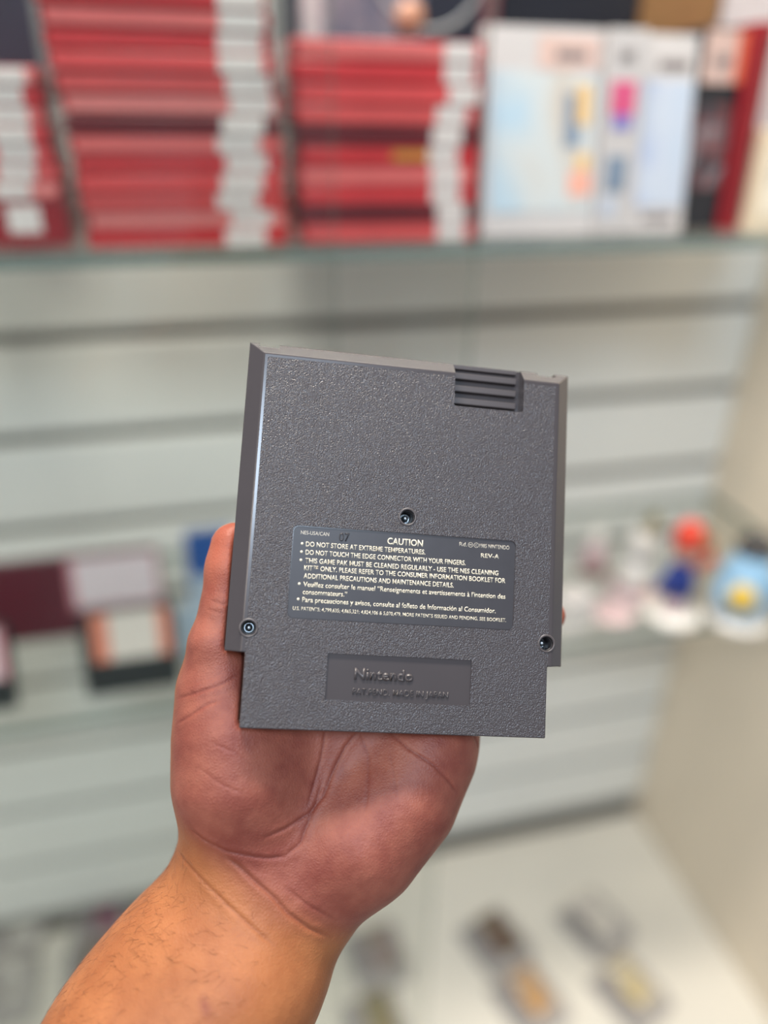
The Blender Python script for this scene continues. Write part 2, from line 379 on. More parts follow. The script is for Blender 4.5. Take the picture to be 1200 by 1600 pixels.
# ------------------------------------------------------------------ figurines and bits on the lower shelf
m_porc = mat('white_glaze', (234, 230, 222), 0.3, vary=0.02)
m_tpink = mat('pale_pink_glaze', (214, 186, 188), 0.35, vary=0.05)
m_tred = mat('red_glaze', (206, 62, 40), 0.35)
m_tbrn = mat('brown_glaze', (150, 96, 52), 0.4)
m_tblue = mat('deep_blue_glaze', (28, 50, 124), 0.35)
m_tlb = mat('light_blue_glaze', (142, 184, 214), 0.35)
m_tyel = mat('yellow_glaze', (232, 196, 84), 0.4)
m_tdk = mat('charcoal_glaze', (56, 54, 54), 0.4)
m_tolv = mat('olive_glaze', (146, 136, 92), 0.5)
m_skinp = mat('tan_glaze', (208, 168, 148), 0.4)
def fig(name, px, py, label, cat, dy=0.0):
    p = on_z(px, py, S2); e = empty(name, (p.x, p.y+dy, S2+0.0004)); tag(e, label, cat); return e
# light-blue egg toy
e = fig('egg_toy', 1150, 966, 'light blue egg-shaped toy with dark cap and yellow disc', 'toy')
e.scale = (1.25, 1.25, 1.42)
lathe('base_disc', [(0, 0), (0.030, 0), (0.031, 0.003), (0.029, 0.006), (0, 0.006)], m_porc, e)
lathe('body', [(0, 0.006), (0.018, 0.007), (0.0255, 0.018), (0.027, 0.032), (0.024, 0.048), (0.018, 0.060), (0.013, 0.067)], m_tlb, e)
lathe('cap', [(0.0135, 0.066), (0.0165, 0.068), (0.016, 0.075), (0.010, 0.082), (0, 0.084)], m_tdk, e)
o = lathe('disc_emblem', [(0, 0.001), (0.012, 0.001), (0.0125, 0), (0.012, -0.004), (0, -0.004)], m_tyel, e, 24, (-0.0180, -0.0190, 0.034)); o.rotation_euler = (math.radians(84), 0, math.radians(-43))
for s in (-1, 1):
    lathe('wing', [(0, 0), (0.006, 0.004), (0.007, 0.014), (0.004, 0.022), (0, 0.024)], m_tlb, e, 16, (s*0.027, -0.004, 0.018)).rotation_euler = (0, s*0.25, 0)
# red and blue figurine
e = fig('figurine', 1048, 962, 'small figurine with red top, deep blue coat and round white base', 'figurine')
e.scale = (1.2, 1.2, 1.45)
lathe('base_disc', [(0, 0), (0.028, 0), (0.029, 0.003), (0.027, 0.007), (0, 0.007)], m_porc, e)
lathe('legs', [(0.010, 0.007), (0.012, 0.012), (0.011, 0.022), (0.008, 0.026)], m_tpink, e)
lathe('coat', [(0.013, 0.022), (0.016, 0.030), (0.014, 0.042), (0.009, 0.052), (0.005, 0.055)], m_tblue, e)
lathe('head', [(0, 0.053), (0.008, 0.055), (0.012, 0.063), (0.011, 0.071), (0.006, 0.077), (0, 0.078)], m_skinp, e)
lathe('hat', [(0.0135, 0.069), (0.0145, 0.073), (0.013, 0.084), (0.007, 0.090), (0, 0.091)], m_tred, e)
for s in (-1, 1):
    o = lathe('arm', [(0, 0), (0.004, 0.002), (0.0045, 0.016), (0.003, 0.021), (0, 0.022)], m_tred if s > 0 else m_tblue, e, 14, (s*0.013, -0.002, 0.046)); o.rotation_euler = (0.2, s*(2.3 if s < 0 else 0.9), 0)
lathe('ball', [(0, -0.008), (0.006, -0.0055), (0.008, 0), (0.006, 0.0055), (0, 0.008)], m_tbrn, e, 18, (0.022, 0, 0.068))
# pale seated figurines
e = fig('figurine', 985, 925, 'pale white figurine with dark collar on a round base, beside the blue-coated one', 'figurine')
e.scale = (1.15, 1.15, 1.25)
lathe('base_disc', [(0, 0), (0.026, 0), (0.027, 0.003), (0.025, 0.006), (0, 0.006)], m_tpink, e)
lathe('body', [(0.010, 0.006), (0.018, 0.014), (0.017, 0.028), (0.010, 0.040), (0.006, 0.043)], m_porc, e)
lathe('collar', [(0.0075, 0.040), (0.0095, 0.043), (0.0075, 0.046)], mat('slate_glaze', (120, 128, 138), 0.4), e)
lathe('head', [(0, 0.043), (0.009, 0.046), (0.013, 0.055), (0.011, 0.064), (0.005, 0.069), (0, 0.070)], m_porc, e)
for s in (-1, 1): lathe('ear', [(0, 0), (0.003, 0.002), (0.0035, 0.01), (0, 0.016)], m_tolv if s > 0 else m_porc, e, 12, (s*0.008, 0, 0.064))
e = fig('figurine', 925, 890, 'pale pink figurine with brown foot farther back beside the cartridge edge', 'figurine')
lathe('foot', [(0, 0), (0.020, 0), (0.021, 0.004), (0.012, 0.010), (0, 0.010)], mat('mauve_brown_glaze', (140, 104, 100), 0.4), e)
lathe('body', [(0.008, 0.009), (0.016, 0.018), (0.014, 0.032), (0.007, 0.042)], m_tpink, e)
lathe('head', [(0, 0.040), (0.008, 0.043), (0.011, 0.051), (0.008, 0.060), (0, 0.063)], m_porc, e)
e = fig('figurine', 1010, 868, 'small white figurine with olive hat at the back of the shelf', 'figurine')
lathe('body', [(0, 0), (0.014, 0), (0.016, 0.012), (0.011, 0.030), (0.006, 0.036)], m_porc, e)
lathe('head', [(0, 0.034), (0.008, 0.037), (0.011, 0.045), (0.008, 0.053), (0, 0.056)], m_tpink, e)
lathe('hat', [(0.012, 0.049), (0.012, 0.052), (0.007, 0.054), (0.006, 0.064), (0, 0.066)], m_tolv, e)
p = on_z(908, 990, S2); e = empty('card_box', (p.x, p.y, S2+0.0004), (0, 0, 0.25))
box('carton', (-0.026, 0, 0), (0.016, 0.03, 0.040), m_porc, e, 0.001); box('lid', (-0.0265, -0.0005, 0.0402), (0.0165, 0.0305, 0.047), m_white, e, 0.001)
tag(e, 'small bright white box just right of the cartridge edge', 'box')
p = on_z(955, 965, S2); e = empty('saucer', (p.x, p.y, S2+0.0004))
lathe('dish', [(0, 0), (0.016, 0), (0.027, 0.006), (0.0275, 0.008), (0.016, 0.003), (0, 0.003)], m_tpink, e); lathe('rim', [(0.0262, 0.0075), (0.0275, 0.0095), (0.0265, 0.0105), (0.0255, 0.0085)], m_porc, e, ring=True)
tag(e, 'small pale pink saucer between white box and figurines', 'dish')

# ------------------------------------------------------------------ cartridges lying on the display base
m_gcart = mat('grey_cartridge', (164, 160, 157), 0.45, vary=0.05)
m_gcart2 = mat('grey_cartridge_ribs', (118, 114, 114), 0.5)
m_sleeve = mat('clear_tray', (222, 222, 220), 0.25)
def flat_cart(px, py, rz, artmat, label, lw=0.060, group=None, flip=False):
    p = on_z(px, py, BASE_Z)
    e = empty('game_cartridge', (p.x, p.y, BASE_Z+0.0004), (0, 0, rz)); e.scale = (0.78, 0.78, 0.9)
    bm = bmesh.new()
    pts = [(-0.060, -0.042), (-0.053, -0.042), (-0.053, -0.066), (0.053, -0.066), (0.053, -0.042), (0.060, -0.042), (0.060, 0.066), (-0.060, 0.066)]
    bm_prism(bm, pts, 0, 0.0165)
    bmesh.ops.bevel(bm, geom=[ed for ed in bm.edges if ed.verts[0].co.z > 0.01 and ed.verts[1].co.z > 0.01], offset=0.002, segments=2, affect='EDGES')
    bmesh.ops.recalc_face_normals(bm, faces=bm.faces)
    me = bpy.data.meshes.new('shell'); bm.to_mesh(me); bm.free(); link('shell', me, m_gcart, e)
    for i in range(7):
        box('rib', (-0.052, -0.034+i*0.013, 0.0163), (-0.022, -0.026+i*0.013, 0.0176), m_gcart2, e)
    box('label', (-0.016, -0.038, 0.0163), (-0.016+lw, 0.062, 0.0170), artmat, e)
    box('end_label', (-0.016, 0.0655, 0.003), (-0.016+lw, 0.0666, 0.014), artmat, e)
    return tag(e, label, 'cartridge', group or 'grey cartridges lying on the base')
A = lambda n, c, s=30: art(n, c, s)
PI = math.pi
flat_cart(776, 1478, math.radians(18), A('brown_art', [(60, 48, 40), (110, 72, 54), (80, 84, 70), (150, 120, 100)]), 'grey cartridge with dark brown label on the white base, nearest the glass door edge')
flat_cart(828, 1570, math.radians(18), A('amber_art', [(170, 110, 60), (206, 160, 96), (150, 120, 100), (210, 190, 160)]), 'grey cartridge with amber label in front of the dark brown labelled one')
flat_cart(930, 1450, math.radians(20), A('pale_art', [(120, 116, 128), (210, 204, 192), (226, 220, 206), (150, 140, 150)]), 'grey cartridge with pale label nearest the cream side panel')
flat_cart(985, 1556, math.radians(20), A('straw_art', [(228, 214, 160), (200, 180, 120), (160, 150, 140), (236, 226, 190)]), 'grey cartridge with straw yellow label in front of the pale labelled one')
flat_cart(590, 1500, math.radians(6), A('mauve_art', [(110, 100, 96), (150, 132, 130), (120, 116, 90)]), 'grey cartridge with mauve label behind the glass, right of the wrist')
flat_cart(588, 1612, math.radians(6), A('green_art', [(96, 110, 62), (130, 110, 66), (80, 90, 60)]), 'grey cartridge with green label at the bottom edge, right of the forearm')
flat_cart(160, 1440, math.radians(4), A('blue_red_art', [(70, 76, 130), (96, 60, 96), (170, 80, 80), (190, 170, 170)], 14), 'grey cartridge with blue and red label, left of the wrist')
flat_cart(150, 1522, math.radians(4), A('olive_art', [(110, 92, 44), (96, 84, 52), (104, 62, 60), (130, 120, 90)], 14), 'grey cartridge with olive label, left of the forearm')
flat_cart(30, 1452, math.radians(2), A('white_art', [(220, 218, 212), (200, 196, 186), (232, 230, 226)]), 'grey cartridge with white label at the left edge, farther back')
flat_cart(12, 1556, math.radians(2), A('grey_art', [(190, 186, 180), (150, 146, 140), (214, 210, 204)]), 'grey cartridge with pale grey label at the left edge, nearer')

# ================================================================== the held cartridge
def rotvec(v):
    v = Vector(v); return Matrix.Rotation(v.length, 3, v.normalized())
CR = rotvec((-0.1294, 0.1524, -0.0665)); CT = Vector((8.1055, -9.5089, -270.739))     # camera space, mm
cart_world = VIEW @ Matrix.Translation(CT/1000.0) @ CR.to_4x4()
BX, BT, BH, HT, HS, HB, WN, W = 5.43, 4.88, 4.69, 67.21, -41.94, -66.73, 53.07, 60.0

def plastic(name, rgb, rough, grain):
    m = bpy.data.materials.new(name); m.use_nodes = True; nt = m.node_tree; N = nt.nodes; L = nt.links
    b = N['Principled BSDF']; b.inputs['Roughness'].default_value = rough
    tc = N.new('ShaderNodeTexCoord')
    n1 = N.new('ShaderNodeTexNoise'); n1.inputs['Scale'].default_value = 60; L.new(tc.outputs['Object'], n1.inputs['Vector'])
    rp = N.new('ShaderNodeValToRGB'); c = lin(rgb)
    rp.color_ramp.elements[0].color = tuple(v*0.93 for v in c)+(1,); rp.color_ramp.elements[1].color = tuple(v*1.07 for v in c)+(1,)
    L.new(n1.outputs['Fac'], rp.inputs['Fac']); L.new(rp.outputs['Color'], b.inputs['Base Color'])
    if grain:
        def math_(op, a, bb=None):
            q = N.new('ShaderNodeMath'); q.operation = op
            for i, v in enumerate((a, bb)):
                if v is None: continue
                if isinstance(v, (int, float)): q.inputs[i].default_value = v
                else: L.new(v, q.inputs[i])
            return q.outputs[0]
        sx = N.new('ShaderNodeSeparateXYZ'); L.new(tc.outputs['Object'], sx.inputs[0])
        ax = math_('ABSOLUTE', sx.outputs['X'])
        inx = math_('LESS_THAN', ax, 0.0532); iny = math_('LESS_THAN', sx.outputs['Y'], 0.0610)
        inz = math_('GREATER_THAN', sx.outputs['Z'], -0.0001)
        mask = math_('MULTIPLY', math_('MULTIPLY', inx, iny), inz)
        v1 = N.new('ShaderNodeTexNoise'); v1.inputs['Scale'].default_value = 3800; v1.inputs['Detail'].default_value = 1.5
        v2 = N.new('ShaderNodeTexVoronoi'); v2.inputs['Scale'].default_value = 2400; v2.feature = 'SMOOTH_F1'
        L.new(tc.outputs['Object'], v1.inputs['Vector']); L.new(tc.outputs['Object'], v2.inputs['Vector'])
        h = math_('ADD', math_('MULTIPLY', v1.outputs['Fac'], 0.5), math_('MULTIPLY', v2.outputs['Distance'], -1.1))
        h = math_('MULTIPLY', h, mask)
        bp = N.new('ShaderNodeBump'); bp.inputs['Strength'].default_value = grain; bp.inputs['Distance'].default_value = 0.00020
        L.new(h, bp.inputs['Height']); L.new(bp.outputs['Normal'], b.inputs['Normal'])
    MATS[name] = m
    return m
m_shell = plastic('grained_grey_plastic', (64, 60, 63), 0.21, 1.0)
m_smooth = plastic('smooth_grey_plastic', (70, 65, 67), 0.34, 0)
m_label = mat('dark_grey_label', (54, 53, 58), 0.38, vary=0.05, scale=200, spec=0.35)
m_print = mat('cream_ink', (214, 206, 186), 0.5, vary=0.04, scale=900)
m_dim = mat('dim_cream_ink', (186, 180, 168), 0.5, vary=0.04, scale=900)
m_metal = mat('steel_screw', (190, 196, 200), 0.3, 1.0)
m_hole = mat('screw_well', (34, 33, 36), 0.35)

cart = empty('game_cartridge'); cart.matrix_world = cart_world
tag(cart, 'dark grey game cartridge seen from its back, held in the hand', 'cartridge')
K = 0.001
def shell_mesh(rings):
    bm = bmesh.new(); V = []
    for z, pts in rings: V.append([bm.verts.new((x*K, y*K, z*K)) for x, y in pts])
    n = len(V[0])
    for a, b in zip(V[:-1], V[1:]):
        for i in range(n): bm.faces.new((a[i], a[(i+1) % n], b[(i+1) % n], b[i]))
    bm.faces.new(V[0]); bm.faces.new(V[-1])
    bmesh.ops.recalc_face_normals(bm, faces=bm.faces)
    return bm
plate = [(-W+BX, HT-BT), (W-BX, HT-BT), (W-BX, HS), (WN, HS), (WN, HB), (-WN, HB), (-WN, HS), (-W+BX, HS)]
rim = [(-W, HT), (W, HT), (W, HS), (WN, HS), (WN, HB), (-WN, HB), (-WN, HS), (-W, HS)]
def inset(pts, d):
    return [(x-math.copysign(d, x), y-math.copysign(d, y) if abs(y-HS) > 0.1 else y+d*0) for x, y in pts]
bm = shell_mesh([(0, plate), (-BH, rim), (-8.4, rim)])
bmesh.ops.bevel(bm, geom=[e for e in bm.edges if min(v.co.z for v in e.verts) > -0.0083], offset=0.0004, segments=2, profile=0.5, affect='EDGES')
me = bpy.data.meshes.new('back_shell'); bm.to_mesh(me); bm.free()
tmp = bpy.data.objects.new('tmp', me); COL.objects.link(tmp)
cb = bmesh.new()
bm_prism(cb, [(x*K, y*K) for x, y in rrect(14.8, 49.9, 41.0, 80, 0.8, 3)], -6.0*K, 2*K)
bm_prism(cb, [(x*K, y*K) for x, y in rrect(-40.0, -29.9, 40.0, 2.1, 2.0, 5)], -0.45*K, 2*K)
bm_prism(cb, [(x*K, y*K) for x, y in rrect(-25.3, -56.5, 25.3, -40.9, 0.25, 2)], -0.7*K, 2*K)
for hx, hy, r in ((-0.17, 7.8, 2.55), (-52.5, -33.85, 2.5), (52.5, -33.85, 2.5)):
    circ = [((hx+r*math.cos(2*PI*i/40))*K, (hy+r*math.sin(2*PI*i/40))*K) for i in range(40)]
    bm_prism(cb, circ, -7.4*K, 3*K)
bm_box(cb, (-56.6*K, 65.5*K, -20*K), (-49.4*K, 80*K, -3.1*K)); bm_box(cb, (47.4*K, 65.5*K, -20*K), (54.4*K, 80*K, -3.1*K))
bmesh.ops.recalc_face_normals(cb, faces=cb.faces)
cme = bpy.data.meshes.new('cutter'); cb.to_mesh(cme); cb.free()
cut = bpy.data.objects.new('cutter', cme); COL.objects.link(cut)
mod = tmp.modifiers.new('b', 'BOOLEAN'); mod.operation = 'DIFFERENCE'; mod.solver = 'EXACT'; mod.object = cut
me = evaluated(tmp); drop(tmp)
me.materials.clear()
link('back_shell', me, m_shell, cart)
# front half, facing away
frim = [(x*0.9985, y*0.9985) for x, y in rim]
bm = shell_mesh([(-8.45, frim), (-15.4, frim), (-17.0, [(x*0.975, y*0.975) for x, y in frim])])
me = bpy.data.meshes.new('front_shell'); bm.to_mesh(me); bm.free()
tmp = bpy.data.objects.new('tmp', me); COL.objects.link(tmp)
mod = tmp.modifiers.new('b', 'BOOLEAN'); mod.operation = 'DIFFERENCE'; mod.solver = 'EXACT'; mod.object = cut
me = evaluated(tmp); drop(tmp); drop(cut); me.materials.clear()
link('front_shell', me, m_smooth, cart)
# ribs in the notch
for i in range(3):
    y0 = 51.9+i*4.75
    box('grip_ridge', (14.85*K, y0*K, -6.05*K), (39.3*K, (y0+2.35)*K, -3.9*K), m_smooth, cart, 0.00028, 2)
box('notch_ledge', (14.85*K, 50.0*K, -6.05*K), (39.3*K, 51.1*K, -4.9*K), m_smooth, cart)
box('grip_ridge', (14.85*K, 65.3*K, -6.05*K), (39.3*K, 66.9*K, -4.4*K), m_smooth, cart, 0.00012, 1)
# rings and screws
for hx, hy, r in ((-0.17, 7.8, 2.55), (-52.5, -33.85, 2.5), (52.5, -33.85, 2.5)):
    s = lathe('screw', [(0, -7.35*K), (1.95*K, -7.35*K), (1.95*K, -7.0*K), (1.75*K, -6.75*K), (1.5*K, -6.8*K), (1.4*K, -7.0*K), (1.25*K, -7.0*K), (1.22*K, -5.4*K), (1.08*K, -4.7*K), (0.65*K, -4.2*K), (0, -4.0*K)], m_metal, cart, 28, (hx*K, hy*K, 0))
    lathe('screw_well', [((r-0.02)*K, -7.35*K), ((r-0.02)*K, -1.0*K), ((r-0.22)*K, -1.0*K), ((r-0.22)*K, -7.35*K)], m_hole, cart, 36, (hx*K, hy*K, 0), True)
    lathe('screw_collar', [((r+0.0)*K, -0.35*K), ((r+0.05)*K, 0.12*K), ((r+0.35)*K, 0.20*K), ((r+0.75)*K, 0.10*K), ((r+0.85)*K, -0.35*K)], m_smooth, cart, 40, (hx*K, hy*K, 0), True)
lab = prism('caution_label', [(x*K, y*K) for x, y in rrect(-39.7, -29.6, 39.7, 1.8, 1.8, 5)], -0.47*K, -0.30*K, m_label, cart)
lab['label'] = 'dark glossy caution label with cream print'

# ------------------------------------------------------------------ lettering
def text_mesh(s, height, x0=None, x1=None, xc=None, yc=0.0, bold=0.0, extrude=0.02, ref='H', shear=0.0, space=1.0):
    """lettering laid in the XY plane; height = cap height in mm, fitted between x0 and x1 (mm)"""
    def mk(t):
        cu = bpy.data.curves.new('txt', 'FONT'); cu.body = t; cu.size = 1.0; cu.extrude = 0.0; cu.offset = bold; cu.shear = shear
        cu.space_character = space
        cu.resolution_u = 3
        o = bpy.data.objects.new('txt', cu); COL.objects.link(o)
        m = evaluated(o); drop(o); return m
    rm = mk(ref); ys = [v.co.y for v in rm.vertices]; cap = max(ys)-min(ys); y0 = min(ys); bpy.data.meshes.remove(rm)
    m = mk(s); n = len(m.vertices); co = np.empty(n*3); m.vertices.foreach_get('co', co); co = co.reshape(-1, 3)
    sy = height/cap
    mn, mx = co[:, 0].min(), co[:, 0].max()
    sx = (x1-x0)/(mx-mn) if x1 is not None else sy
    if xc is not None: x0 = xc-(mx-mn)*sx/2
    co[:, 0] = (co[:, 0]-mn)*sx+x0; co[:, 1] = (co[:, 1]-y0)*sy+yc-height/2
    co[:, 2] = 0
    m.vertices.foreach_set('co', (co*K).ravel())
    bm = bmesh.new(); bm.from_mesh(m); bpy.data.meshes.remove(m)
    bmesh.ops.remove_doubles(bm, verts=bm.verts, dist=1e-7)
    r = bmesh.ops.extrude_face_region(bm, geom=list(bm.faces))
    bmesh.ops.translate(bm, verts=[g for g in r['geom'] if isinstance(g, bmesh.types.BMVert)], vec=(0, 0, extrude*K))
    bmesh.ops.recalc_face_normals(bm, faces=bm.faces)
    out = bpy.data.meshes.new('lettering'); bm.to_mesh(out); bm.free(); return out
def letter(s, h, x0, x1, yc, m, name='lettering', bold=0.012, ext=0.03, z=-0.30, par=None, **kw):
    me = text_mesh(s, h, x0, x1, yc=yc, bold=bold, extrude=ext, **kw)
    o = link(name, me, m, par or cart); o.location = (0, 0, z*K); return o
C = 1.72
lines = [("DO NOT STORE AT EXTREME TEMPERATURES.", -35.3, 6.9, -4.2, C, 0.016, True), ("DO NOT TOUCH THE EDGE CONNECTOR WITH YOUR FINGERS.", -35.2, 21.7, -7.05, C, 0.016, True),
         ("THIS GAME PAK MUST BE CLEANED REGULARLY - USE THE NES CLEANING", -35.1, 33.9, -9.9, C, 0.016, True), ("KIT\u2122 ONLY. PLEASE REFER TO THE CONSUMER INFORMATION BOOKLET FOR", -35.3, 36.6, -12.45, C, 0.016, False),
         ("ADDITIONAL PRECAUTIONS AND MAINTENANCE DETAILS.", -35.3, 17.7, -15.2, C, 0.016, False), ("Veuillez consulter le manuel \u201cRenseignements et avertissements \u00e0 l\u2019intention des", -35.2, 36.8, -18.05, C, 0.010, True),
         ("consommateurs.\u201d", -35.2, -19.9, -20.65, C, 0.010, False), ("Para precauciones y avisos, consulte al folleto de Informaci\u00f3n al Consumidor.", -35.2, 33.4, -23.3, C, 0.010, True),
         ("U.S. PATENTS: 4,799,635; 4,865,321; 4,824,106 & 5,070,479. MORE PATENTS ISSUED AND PENDING. SEE BOOKLET.", -38.2, 37.3, -26.4, 1.22, 0.004, False)]
for s, x0, x1, yc, h, bd, bullet in lines:
    letter(s, h, x0, x1, yc, m_print, 'caution_text', bd, par=lab)
    if bullet:
        lathe('bullet', [(0, -0.31*K), (0.47*K, -0.31*K), (0.47*K, -0.27*K), (0, -0.27*K)], m_print, lab, 18, (-36.6*K, (yc+0.05)*K, 0))
letter("CAUTION", 2.35, -6.9, 5.9, -1.15, m_print, 'caution_text', 0.022, par=lab)
letter("NES-USA/CAN", 1.25, -37.3, -27.5, -0.3, m_dim, 'caution_text', 0.0, par=lab)
letter("REV-A", 1.5, 27.2, 33.9, -3.95, m_print, 'caution_text', 0.008, par=lab)
letter("Rd.", 1.4, 19.1, 21.9, -0.42, m_dim, 'caution_text', 0.004, par=lab)
letter("1985 NINTENDO", 1.4, 26.6, 37.6, -0.5, m_dim, 'caution_text', 0.004, par=lab)
letter("M", 0.72, 22.82, 23.62, -0.45, m_dim, 'caution_text', 0.0, par=lab)
letter("C", 0.80, 25.02, 25.68, -0.45, m_dim, 'caution_text', 0.0, par=lab)
for rx in (23.22, 25.36):
    lathe('circle_mark', [(0.78*K, -0.31*K), (0.92*K, -0.31*K), (0.92*K, -0.27*K), (0.78*K, -0.27*K)], m_dim, lab, 26, (rx*K, -0.45*K, 0), True)
m_emb = MATS['dark_grey_label']
letter("07", 2.9, -24.0, -20.3, -0.9, m_emb, 'embossed_number', 0.01, ext=0.22, z=-0.31, par=lab)
letter("Nintendo", 4.0, -15.7, 4.8, -47.4, m_smooth, 'embossed_lettering', 0.030, ext=0.42, z=-0.72)
letter("PAT.PEND. MADE IN JAPAN", 2.15, -16.0, 17.5, -53.3, m_smooth, 'embossed_lettering', 0.006, ext=0.40, z=-0.72)

# ================================================================== the hand
CRn = np.array(CR); CTn = np.array(CT)
def P(px, py, d): return np.array([(px-600)*d/FPX, -(py-800)*d/FPX, -d])
def Cc(x, y, z): return CRn @ np.array([x, y, z], float) + CTn
ADIR = np.array([-0.50, -0.776, 0.39])
chains = []        # (k, [(point, radius), ...]) blended one after another
fore_r = [(P(366, 1366, 286), 21.5), (P(274, 1525, 278), 25.0), (P(212, 1634, 270), 28.5), (P(212, 1634, 270)+ADIR*150, 36)]
fore_u = [(P(450, 1408, 288), 21.0), (P(408, 1478, 281), 23.0), (P(362, 1548, 273), 26.5), (P(362, 1548, 273)+ADIR*165, 36)]
i_m, m_m, r_m, p_m = Cc(-31, -34, -32), Cc(-10, -32, -32.5), Cc(9, -41, -31.5), Cc(25.5, -60, -29)
palm = [
    (16, fore_r), (16, fore_u),
    (16, [(P(410, 1388, 287), 21), (P(420, 1330, 289), 18), (i_m, 12.5)]),
    (14, [(P(415, 1388, 288), 21), (P(465, 1310, 290), 17), (m_m, 12.5)]),
    (14, [(P(430, 1390, 288), 20), (P(505, 1310, 290), 17), (r_m, 12.0)]),
    (12, [(P(495, 1378, 287), 19.5), (P(566, 1312, 284), 20.0), (P(630, 1243, 287), 18.0), (P(672, 1163, 292), 16.0), (p_m, 11.0)]),
    (14, [(P(385, 1318, 286), 20), (P(370, 1215, 280), 20.0), (P(361, 1130, 281), 16.6), (P(350, 1075, 282), 13.2)]),
    (12, [(P(420, 1280, 290), 17), (P(420, 1170, 291), 15), (i_m, 12.0)]),
]
thumb = [(P(356, 1125, 281), 14.5), (P(346, 1070, 282), 12.8), (Cc(-63.0, -41, -23.5), 10.2), (Cc(-60.8, -27, -23.8), 9.1), (Cc(-60.2, -14, -24), 9.3), (Cc(-60.2, -4.9, -24), 8.9)]
fingers = [
    [(i_m, 11.0), (Cc(-27, 7, -27.5), 9.4), (Cc(-25.5, 28, -26.0), 8.4), (Cc(-24.5, 44, -24.6), 7.0)],
    [(m_m, 11.0), (Cc(-3, 13, -27.5), 9.4), (Cc(0.5, 37, -26.0), 8.4), (Cc(3, 54, -24.6), 7.0)],
    [(r_m, 10.5), (Cc(24, -4, -27), 8.9), (Cc(32, 16, -25.6), 8.0), (Cc(38, 31, -24.4), 6.8)],
    [(p_m, 9.6), (Cc(43, -41, -26.2), 8.0), (Cc(56.0, -30, -24.8), 7.2), (Cc(62.2, -23.5, -23.4), 6.3)],
]
H = 1.0
allp = [q for _, c in palm for q in c]+thumb+[q for f in fingers for q in f]
lo3 = np.min([p-r for p, r in allp], axis=0)-6; hi3 = np.max([p+r for p, r in allp], axis=0)+6
dims = np.ceil((hi3-lo3)/H).astype(int)+1
def new_field(): return np.full(dims, 60.0, np.float32)
def add_chain(F, pts, k):
    for (a, ra), (b, rb) in zip(pts[:-1], pts[1:]):
        pad = max(ra, rb)+k+4
        l = np.maximum(((np.minimum(a, b)-pad-lo3)/H).astype(int), 0); h = np.minimum(((np.maximum(a, b)+pad-lo3)/H).astype(int)+2, dims)
        X = (lo3[0]+H*np.arange(l[0], h[0])).astype(np.float32)[:, None, None]; Y = (lo3[1]+H*np.arange(l[1], h[1])).astype(np.float32)[None, :, None]; Z = (lo3[2]+H*np.arange(l[2], h[2])).astype(np.float32)[None, None, :]
        ba = (b-a).astype(np.float32); L2 = float(ba@ba)
        t = np.clip(((X-a[0])*ba[0]+(Y-a[1])*ba[1]+(Z-a[2])*ba[2])/L2, 0, 1)
        d = np.sqrt((X-a[0]-t*ba[0])**2+(Y-a[1]-t*ba[1])**2+(Z-a[2]-t*ba[2])**2)-(ra+(rb-ra)*t)
        S = F[l[0]:h[0], l[1]:h[1], l[2]:h[2]]
        hh = np.maximum(k-np.abs(S-d), 0)/k
        F[l[0]:h[0], l[1]:h[1], l[2]:h[2]] = np.minimum(S, d)-hh*hh*k*0.25
def smin(A, B, k):
    hh = np.maximum(k-np.abs(A-B), 0)/k
    return np.minimum(A, B)-hh*hh*k*0.25
Fd = new_field()
for k, c in palm: add_chain(Fd, c, k)
Ft = new_field(); add_chain(Ft, thumb, 5)
Fd = smin(Fd, Ft, 9)
Ff = None
for f in fingers:
    G = new_field(); add_chain(G, f, 4)
    Ff = G if Ff is None else smin(Ff, G, 1.2)
Fd = smin(Fd, Ff, 8)
del Ft, Ff, G
# flesh gives way where the cartridge rests
gx, gy, gz = np.meshgrid(*[lo3[i]+H*np.arange(dims[i]) for i in range(3)], indexing='ij', sparse=True)
def cart_box(cx0, cx1, cy0, cy1, cz0, cz1):
    dx, dy, dz = gx-CTn[0], gy-CTn[1], gz-CTn[2]
    q = []
    for i, (c0, c1) in enumerate(((cx0, cx1), (cy0, cy1), (cz0, cz1))):
        v = CRn[0, i]*dx+CRn[1, i]*dy+CRn[2, i]*dz
        q.append((np.abs(v-(c0+c1)/2)-(c1-c0)/2).astype(np.float32))
    o = np.sqrt(np.maximum(q[0], 0)**2+np.maximum(q[1], 0)**2+np.maximum(q[2], 0)**2)
    return o+np.minimum(np.maximum(np.maximum(q[0], q[1]), q[2]), 0)
for bxx in ((-W, W, HS, HT, -17.0, 0), (-WN, WN, HB, HS+2, -17.0, 0)):
    b = -(cart_box(*bxx)-0.35)
    hh = np.maximum(1.6-np.abs(Fd-b), 0)/1.6
    Fd = np.maximum(Fd, b)+hh*hh*1.6*0.25
    del b, hh

